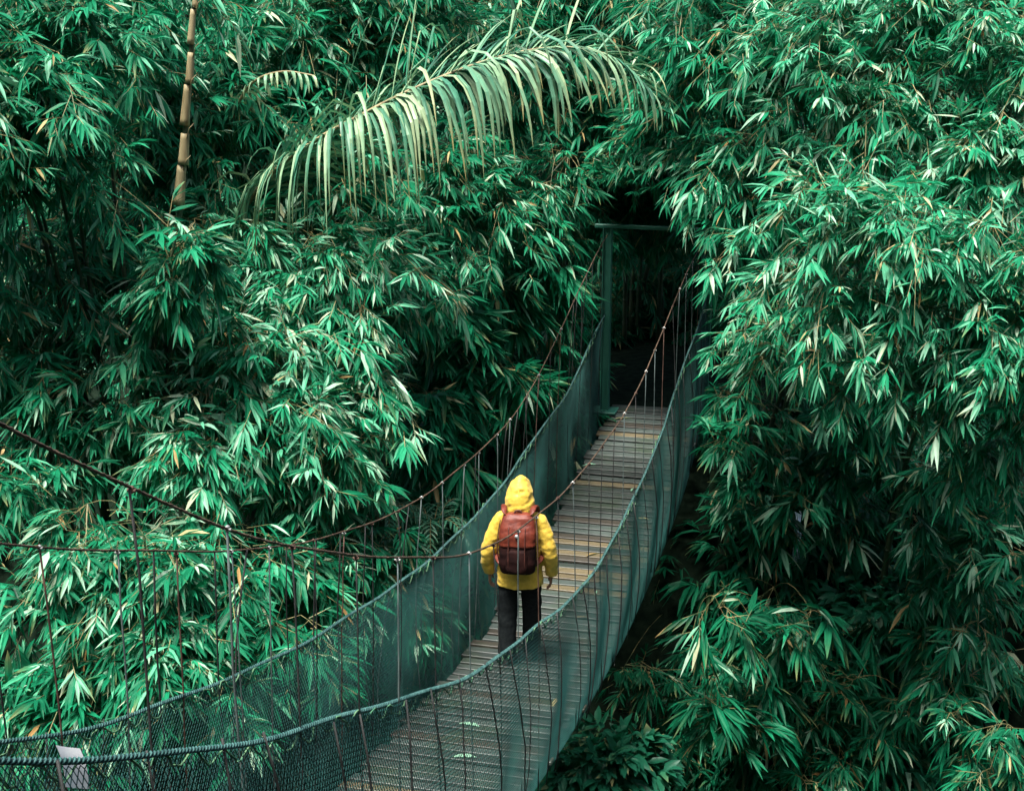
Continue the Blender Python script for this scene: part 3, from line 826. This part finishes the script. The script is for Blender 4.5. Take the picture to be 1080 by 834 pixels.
# white card on the left net
cpos = side_pt(-1, np.array(6.75 * S), 0, -.01)
def card():
    y1, w, h = 5.40, .17, .20
    nu, nv = 8, 10
    V = []
    for j in range(nv + 1):
        for i in range(nu + 1):
            u, v = i / nu, j / nv
            yy = y1 + u * w
            p = side_pt(-1, np.array(yy), float(zf(P_RL, yy)) - .04 - v * h - .035 * u, -.085 - .03 * v + .012 * math.sin(u * 3.1) - .008 * math.sin(v * 4))
            V.append(p)
    V = np.array(V); F = []
    for j in range(nv):
        for i in range(nu):
            q = j * (nu + 1) + i; F.append([q, q + 1, q + nu + 2, q + nu + 1])
    org = V[0]
    V2 = V + NX * .002; nb = len(V)
    F = np.array(F)
    o = link('notice_card', np_mesh('notice_card', np.vstack([V, V2]), np.vstack([F[:, ::-1], F + nb]), True, None, org), solid('card', (.84, .86, .85), (.9, .91, .9), scale=3, rough=.5))
    o.location = org
    tag(o, 'blank white card tied to the left net near the bottom left corner', 'card')
card()

# dry leaves dropped on the planks
def fallen(y, lat, ang, L, label, group, tint):
    lp = np.array([xc(y), y, float(zf(P_DECK, y)) + .012]) + NX * lat
    V, F3, F4, T = leaves_mesh(np.array([lp]), np.array([[math.cos(ang), math.sin(ang), .16]]), np.array([L]), np.array([L * .17]), np.array([.22]), np.array([.2]), np.array([tint]), np.array([0.]))
    o = link('fallen_leaf', np_mesh('fallen_leaf', V, [F3, F4], True, T, lp), M['bamboo_leaf']); o.location = lp
    tag(o, label, 'leaf', group)
fallen(YG - .25, -.5, .25, .34, 'long dry tan leaf lying on the planks by the left gate post', None, .965)
for y in (9.3, 9.9, 10.7, 12.6, 13.3, 14.1, 15.2, 15.9, 16.6):
    fallen(y, RNG.uniform(-.5, .45), RNG.uniform(0, 6), RNG.uniform(.14, .22), 'small dry bamboo leaf lying on the grey planks', 'dry leaves scattered on the deck', RNG.choice([.9, .97, .99]))

# unseen wood behind and beside the viewer, added to block low sky light
n = 26000
a = RNG.uniform(math.radians(150), math.radians(390), n)
rr_ = RNG.uniform(13, 19, n)
P = np.stack([rr_ * np.cos(a) * 1.15, 4 + rr_ * np.sin(a), np.zeros(n)], 1)
P = P[~((P[:, 1] > 6) & (np.abs(P[:, 0]) < 9))]
P[:, 2] = ground(P[:, 0], P[:, 1]) + RNG.uniform(0, 1, len(P)) ** .8 * (13 + 2 * np.sin(P[:, 0]))
D = RNG.normal(0, .6, P.shape) + np.array([0, 0, -.4])
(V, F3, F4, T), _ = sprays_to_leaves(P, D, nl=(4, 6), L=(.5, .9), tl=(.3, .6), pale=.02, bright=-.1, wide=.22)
tag(link('forest', np_mesh('forest', V, [F3, F4], False, T), M['bamboo_leaf']), 'dense dark forest behind and beside the viewer, unseen, added to block low sky light', 'forest', kind='stuff')

# ------------------------------------------------------------------ the hiker
def remesh(mb, voxel, name, smooth_it=6, wr=0, wscale=9, seed=0, keepz=None):
    me = mb.mesh(name + '_src')
    o = bpy.data.objects.new(name + '_tmp', me); COL.objects.link(o)
    md = o.modifiers.new('r', 'REMESH'); md.mode = 'VOXEL'; md.voxel_size = voxel
    if smooth_it:
        sm = o.modifiers.new('s', 'SMOOTH'); sm.iterations = smooth_it; sm.factor = .5
    dg = bpy.context.evaluated_depsgraph_get(); dg.update()
    out = bpy.data.meshes.new_from_object(o.evaluated_get(dg)); out.name = name
    bpy.data.objects.remove(o); bpy.data.meshes.remove(me)
    if wr:
        nv = len(out.vertices)
        for v in out.vertices:
            p = v.co; q = Vector((p.x * wscale, p.y * wscale, p.z * wscale * 1.5)) + Vector((seed, 0, 0))
            f = noise.noise(q) + .6 * noise.noise(q * 2.1 + Vector((3, 1, 7)))
            ridge = 1 - abs(noise.noise(q * .8 + Vector((9, 4, 2)))) * 3
            v.co = p + v.normal * (wr * (f + .5 * max(ridge, -.5)))
    for p in out.polygons: p.use_smooth = True
    return out

def ell(c, rx, ry, n=20, rot=0, sq=1.0):
    a = np.arange(n) * 2 * math.pi / n
    cx, sy = np.cos(a), np.sin(a)
    x = np.sign(cx) * np.abs(cx) ** sq * rx; y = np.sign(sy) * np.abs(sy) ** sq * ry
    return np.stack([c[0] + x, c[1] + y, np.full(n, c[2])], 1)

# local frame: +y is where the hiker faces, x to the right
fy = 13.65 * S + .05
fx = at(547, 700, 13.65)[0] + .01
hiker_base = np.array([fx, fy, float(zf(P_DECK, fy))])
HS = .95
ARM = {1: [(.12, -.005, 1.43), (.185, -.015, 1.385), (.232, -.03, 1.27), (.272, -.035, 1.12), (.287, .0, 1.0), (.285, .045, .90), (.282, .055, .86)],
       -1: [(-.12, -.005, 1.43), (-.185, -.015, 1.385), (-.235, -.03, 1.27), (-.28, -.035, 1.12), (-.297, .0, 1.0), (-.290, .045, .90), (-.286, .055, .86)]}
LEG = {1: [(.095, 0, .95), (.10, .01, .82), (.105, .06, .48), (.105, .05, .10)], -1: [(-.095, 0, .95), (-.10, -.01, .82), (-.11, -.02, .48), (-.11, -.10, .10)]}

def body_mesh():
    mb = MB()
    # torso
    mb.loft([ell((0, 0, z), rx, ry) for z, rx, ry in ((.80, .13, .09), (.90, .165, .11), (1.05, .14, .095), (1.25, .165, .105), (1.38, .17, .10), (1.45, .10, .07), (1.48, .06, .06))])
    mb.loft([ell((0, y, z), r, r) for z, r, y in ((1.42, .062, -.01), (1.50, .056, 0), (1.56, .058, .01))])
    # head with face
    mb.loft([ell((0, y, z), rx, ry) for z, rx, ry, y in ((1.515, .035, .04, .05), (1.535, .055, .065, .035), (1.57, .068, .085, .02), (1.62, .076, .096, .005), (1.67, .078, .10, 0), (1.71, .070, .088, -.005), (1.74, .045, .055, -.008), (1.75, .015, .02, -.008))])
    mb.tube([(0, .095, 1.645), (0, .118, 1.605), (0, .10, 1.592)], [.010, .016, .010], 8)
    mb.tube([(-.025, .088, 1.563), (0, .097, 1.564), (.025, .088, 1.563)], [.006, .009, .006], 6)
    for s in (-1, 1):
        mb.tube([(s * .078, -.005, 1.655), (s * .088, -.01, 1.635), (s * .08, -.002, 1.60)], [.012, .016, .01], 7)
        mb.tube([(s * .032, .092, 1.632), (s * .032, .095, 1.63)], [.013, .009], 8)
        P = smooth_path(ARM[s], 14); mb.tube(P, np.interp(np.linspace(0, 1, 14), [0, .4, .6, 1], [.055, .045, .042, .027]), 12)
        P = smooth_path(LEG[s], 14); mb.tube(P, np.interp(np.linspace(0, 1, 14), [0, .25, .6, .75, 1], [.09, .085, .055, .055, .038]), 14)
        a = LEG[s][-1]
        mb.loft([ell((a[0], a[1] + .05, z), .04, .11) for z in (.01, .04, .07)])
        # hand: palm, four fingers of their own length and a thumb, hanging and slightly curled
        w = np.array(ARM[s][-1]); pd = np.array([-s * .02, .18, -.98]); pd /= np.linalg.norm(pd)
        kn = w + pd * .10
        fo = np.array([0, 1., .18]); fo /= np.linalg.norm(fo)           # across the knuckles: front-back as the hand hangs
        ins = np.array([-s, 0, 0.])
        mb.loft([[w + pd * t + fo * wd * math.cos(q) + ins * th * math.sin(q) for q in np.arange(10) * .6283] for t, wd, th in ((-.01, .024, .020), (.03, .034, .017), (.07, .042, .015), (.10, .040, .013))])
        for k, (o, l) in enumerate(((.030, .070), (.010, .078), (-.010, .073), (-.029, .058))):
            b = kn + fo * o - pd * .012
            c1 = b + pd * l * .5 + ins * .006; c2 = b + pd * l * .82 + ins * .022; c3 = b + pd * l * 1.0 + ins * .040
            mb.tube(smooth_path([b, c1, c2, c3], 8), np.linspace(.0095, .0072, 8), 7)
        b = w + pd * .03 + fo * .028
        mb.tube(smooth_path([b, b + fo * .026 + pd * .025 + ins * .010, b + fo * .034 + pd * .055 + ins * .020, b + fo * .032 + pd * .078 + ins * .026], 8), np.linspace(.014, .009, 8), 7)
    return remesh(mb, .0055, 'person', 3)

M['skin'] = solid('skin', (.22, .11, .075), (.28, .15, .10), scale=20, rough=.5)
M['jacket'] = solid('jacket', (.52, .35, .035), (.62, .43, .06), scale=26, bump=.35, rough=.55, spec=.35, sheen=.1)
M['trousers'] = solid('trousers', (.004, .006, .007), (.009, .012, .012), scale=40, rough=.95, spec=.1)
M['shoe'] = solid('shoe', (.02, .018, .016), (.05, .045, .04), scale=30, rough=.6)
M['pack'] = solid('pack', (.09, .013, .006), (.15, .026, .011), scale=22, bump=.3, rough=.55)
M['pack_dark'] = solid('pack_dark', (.008, .003, .003), (.020, .006, .005), scale=7, rough=.8, spec=.12)
M['strap'] = solid('strap', (.05, .014, .010), (.10, .03, .02), scale=20, rough=.7)
M['buckle'] = solid('buckle', (.6, .62, .62), (.75, .75, .75), scale=30, rough=.3, metal=.6)

yaw = -.10
person = link('person', body_mesh(), M['skin'])
person.location = hiker_base; person.rotation_euler = (0, 0, yaw); person.scale = (HS, HS, HS)
tag(person, 'hiker in a yellow hooded jacket and dark trousers walking away across the bridge', 'person')

def jacket_mesh():
    mb = MB()
    mb.loft([ell((0, y, z), rx, ry, 24) for z, rx, ry, y in ((.775, .215, .155, 0), (.83, .214, .152, 0), (.95, .206, .142, 0), (1.08, .202, .132, 0), (1.22, .208, .132, 0), (1.32, .212, .125, -.005), (1.39, .200, .112, -.01), (1.44, .160, .10, -.01), (1.49, .11, .09, 0))])
    for s in (-1, 1):
        P = smooth_path(ARM[s], 18)
        mb.tube(P, np.interp(np.linspace(0, 1, 18), [0, .15, .4, .65, .85, .93, 1], [.068, .073, .071, .066, .058, .052, .051]), 16)
    return remesh(mb, .010, 'jacket', 6, .009, 9)
link('jacket', jacket_mesh(), M['jacket'], person)
mb = MB()
hz = [(1.43, .150, .110, -.02), (1.465, .140, .118, -.03), (1.50, .130, .126, -.030), (1.55, .130, .140, -.018), (1.61, .126, .146, -.006), (1.67, .117, .140, .004), (1.72, .098, .122, .012), (1.765, .072, .092, .020), (1.80, .044, .060, .024), (1.82, .016, .028, .026)]
mb.loft([ell((0, y, z), rx, ry, 24) for z, rx, ry, y in hz])
hood = remesh(mb, .008, 'hood', 4, .013, 9, 5)
ho = link('hood', hood, M['jacket'], person)
# drape seam down the middle of the hood and the collar fold
mb = MB()
mb.tube(smooth_path([(0, .03 , 1.803), (0, -.075, 1.76), (0, -.128, 1.69), (0, -.150, 1.60), (0, -.146, 1.52)], 16), .004, 6)
mb.tube(smooth_path([(-.118, -.03, 1.575), (-.06, -.128, 1.60), (.03, -.150, 1.565), (.11, -.075, 1.505)], 16), [.006]*16, 6)
mb.tube(smooth_path([(-.13, 0, 1.478), (-.10, -.085, 1.472), (0, -.135, 1.465), (.10, -.085, 1.472), (.13, 0, 1.478)], 18), [.014]*18, 8)
mb.build('seam', M['jacket'], ho, True)
for s in (-1, 1):
    mb = MB(); w = ARM[s][-1]
    mb.tube([np.array(w) + [0, -.003, .035], np.array(w) + [0, 0, -.002]], [.056, .050], 16)
    mb.build('cuff', M['jacket'], person, True)
mb = MB()
mb.loft([ell((0, 0, z), rx, ry, 20) for z, rx, ry in ((.74, .13, .09), (.80, .165, .105), (.90, .165, .105), (.98, .14, .09))])
for s in (-1, 1):
    P = smooth_path(LEG[s], 18); mb.tube(P, np.interp(np.linspace(0, 1, 18), [0, .25, .6, .85, 1], [.06, .100, .092, .084, .082]), 16)
link('trousers', remesh(mb, .011, 'trousers', 4, .006, 7, 9), M['trousers'], person)
for s in (-1, 1):
    a = LEG[s][-1]
    mb = MB()
    mb.loft([ell((a[0], a[1] + y, z), rx, ry, 20) for z, rx, ry, y in ((.0, .048, .135, .055), (.02, .052, .138, .055), (.05, .050, .128, .05), (.08, .046, .095, .02), (.11, .046, .065, 0), (.135, .044, .055, -.005))])
    mb.build('shoe', M['shoe'], person, True)

# backpack on the hiker's back
rotz = np.array([[math.cos(yaw), -math.sin(yaw), 0], [math.sin(yaw), math.cos(yaw), 0], [0, 0, 1]])
bp = hiker_base + rotz @ np.array([0, -.14, .93])
pack = tag(empty('backpack', bp, yaw), 'brick red and brown backpack worn by the hiker in yellow', 'backpack')
mb = MB()
def rr(z, rx, ry, y): return ell((0, y, z), rx, ry, 28, sq=.62)
mb.loft([rr(z, rx, ry, y) for z, rx, ry, y in ((0, .120, .055, -.06), (.02, .148, .078, -.068), (.10, .162, .090, -.075), (.22, .160, .086, -.072), (.34, .150, .075, -.062), (.44, .138, .062, -.05), (.49, .115, .045, -.04))])
link('pack_body', remesh(mb, .009, 'pack_body', 3, .006, 7, 3), M['pack_dark'], pack)
mb = MB()
mb.loft([rr(z, rx, ry, y) for z, rx, ry, y in ((.255, .150, .072, -.088), (.27, .158, .080, -.086), (.34, .160, .084, -.074), (.43, .150, .075, -.056), (.50, .128, .058, -.04), (.525, .09, .036, -.03))])
link('flap', remesh(mb, .009, 'flap', 3, .005, 8, 6), M['pack'], pack)
mb = MB()
mb.loft([rr(z, rx, ry, y) for z, rx, ry, y in ((.03, .082, .03, -.148), (.05, .092, .036, -.150), (.14, .095, .038, -.152), (.22, .088, .03, -.148), (.235, .07, .02, -.142))])
link('front_pocket', remesh(mb, .008, 'front_pocket', 2, .004, 9, 8), M['pack_dark'], pack)
for x in (-.07, .07):
    mb = MB(); P = smooth_path([(x, -.150, .44) if False else (x, -.128, .43), (x, -.158, .33), (x, -.172, .22), (x, -.175, .10), (x, -.140, .02)], 14)
    mb.tube(P, .013, 6, flat=.35); mb.build('compression_strap', M['strap'], pack, True)
for s in (-1, 1):
    mb = MB(); P = smooth_path([(s * .08, -.02, .47), (s * .115, -.03, .535), (s * .13, .06, .555), (s * .14, .20, .50), (s * .15, .265, .36), (s * .17, .24, .2), (s * .20, .10, .10), (s * .15, -.03, .06)], 24)
    mb.tube(P, .026, 8, flat=.35); mb.build('shoulder_strap', M['pack'], pack, True)
    mb = MB(); P = smooth_path([(s * .155, -.03, .05), (s * .172, -.07, .18), (s * .17, -.06, .33), (s * .15, -.03, .46)], 14)
    mb.tube(P, .012, 6, flat=.4); mb.build('side_strap', M['strap'], pack, True)
mb = MB(); mb.tube([(0, -.160, .365), (0, -.172, .365)], [.017, .014], 14); mb.build('buckle', M['buckle'], pack, True)
mb = MB(); mb.tube(smooth_path([(-.035, -.03, .505), (-.02, -.03, .545), (.02, -.03, .545), (.035, -.03, .505)], 12), .009, 6); mb.build('grab_loop', M['strap'], pack, True)

# ------------------------------------------------------------------ light
w = bpy.data.worlds.new('World'); SC.world = w; w.use_nodes = True
nt = w.node_tree; nt.nodes.clear()
sky = nt.nodes.new('ShaderNodeTexSky'); sky.sky_type = 'NISHITA'; sky.sun_disc = False
SUN_EL, SUN_AZ = math.radians(72), math.radians(215)     # azimuth measured clockwise from +Y
sky.sun_elevation = SUN_EL; sky.sun_rotation = SUN_AZ
sky.air_density = .7; sky.dust_density = 5.0; sky.ozone_density = .5
bg = nt.nodes.new('ShaderNodeBackground'); bg.inputs[1].default_value = .05
ow = nt.nodes.new('ShaderNodeOutputWorld')
nt.links.new(sky.outputs[0], bg.inputs[0]); nt.links.new(bg.outputs[0], ow.inputs[0])
sl = bpy.data.lights.new('sun', 'SUN'); sl.energy = 1.5; sl.angle = math.radians(14); sl.color = (1, .97, .92)
so = bpy.data.objects.new('sun', sl); COL.objects.link(so)
sv = Vector((math.sin(SUN_AZ) * math.cos(SUN_EL), math.cos(SUN_AZ) * math.cos(SUN_EL), math.sin(SUN_EL)))
so.rotation_euler = sv.to_track_quat('Z', 'Y').to_euler(); so.location = (0, -3, 20)

SC.render.engine = 'CYCLES'
SC.cycles.use_denoising = True
SC.cycles.max_bounces = 6; SC.cycles.diffuse_bounces = 2; SC.cycles.transmission_bounces = 4; SC.cycles.transparent_max_bounces = 8
SC.view_settings.view_transform = 'Standard'
SC.view_settings.look = 'None'
SC.view_settings.exposure = 2.62
SC.view_settings.gamma = 1.0
SC.view_settings.use_curve_mapping = False
print('leaves', TOTAL[0])
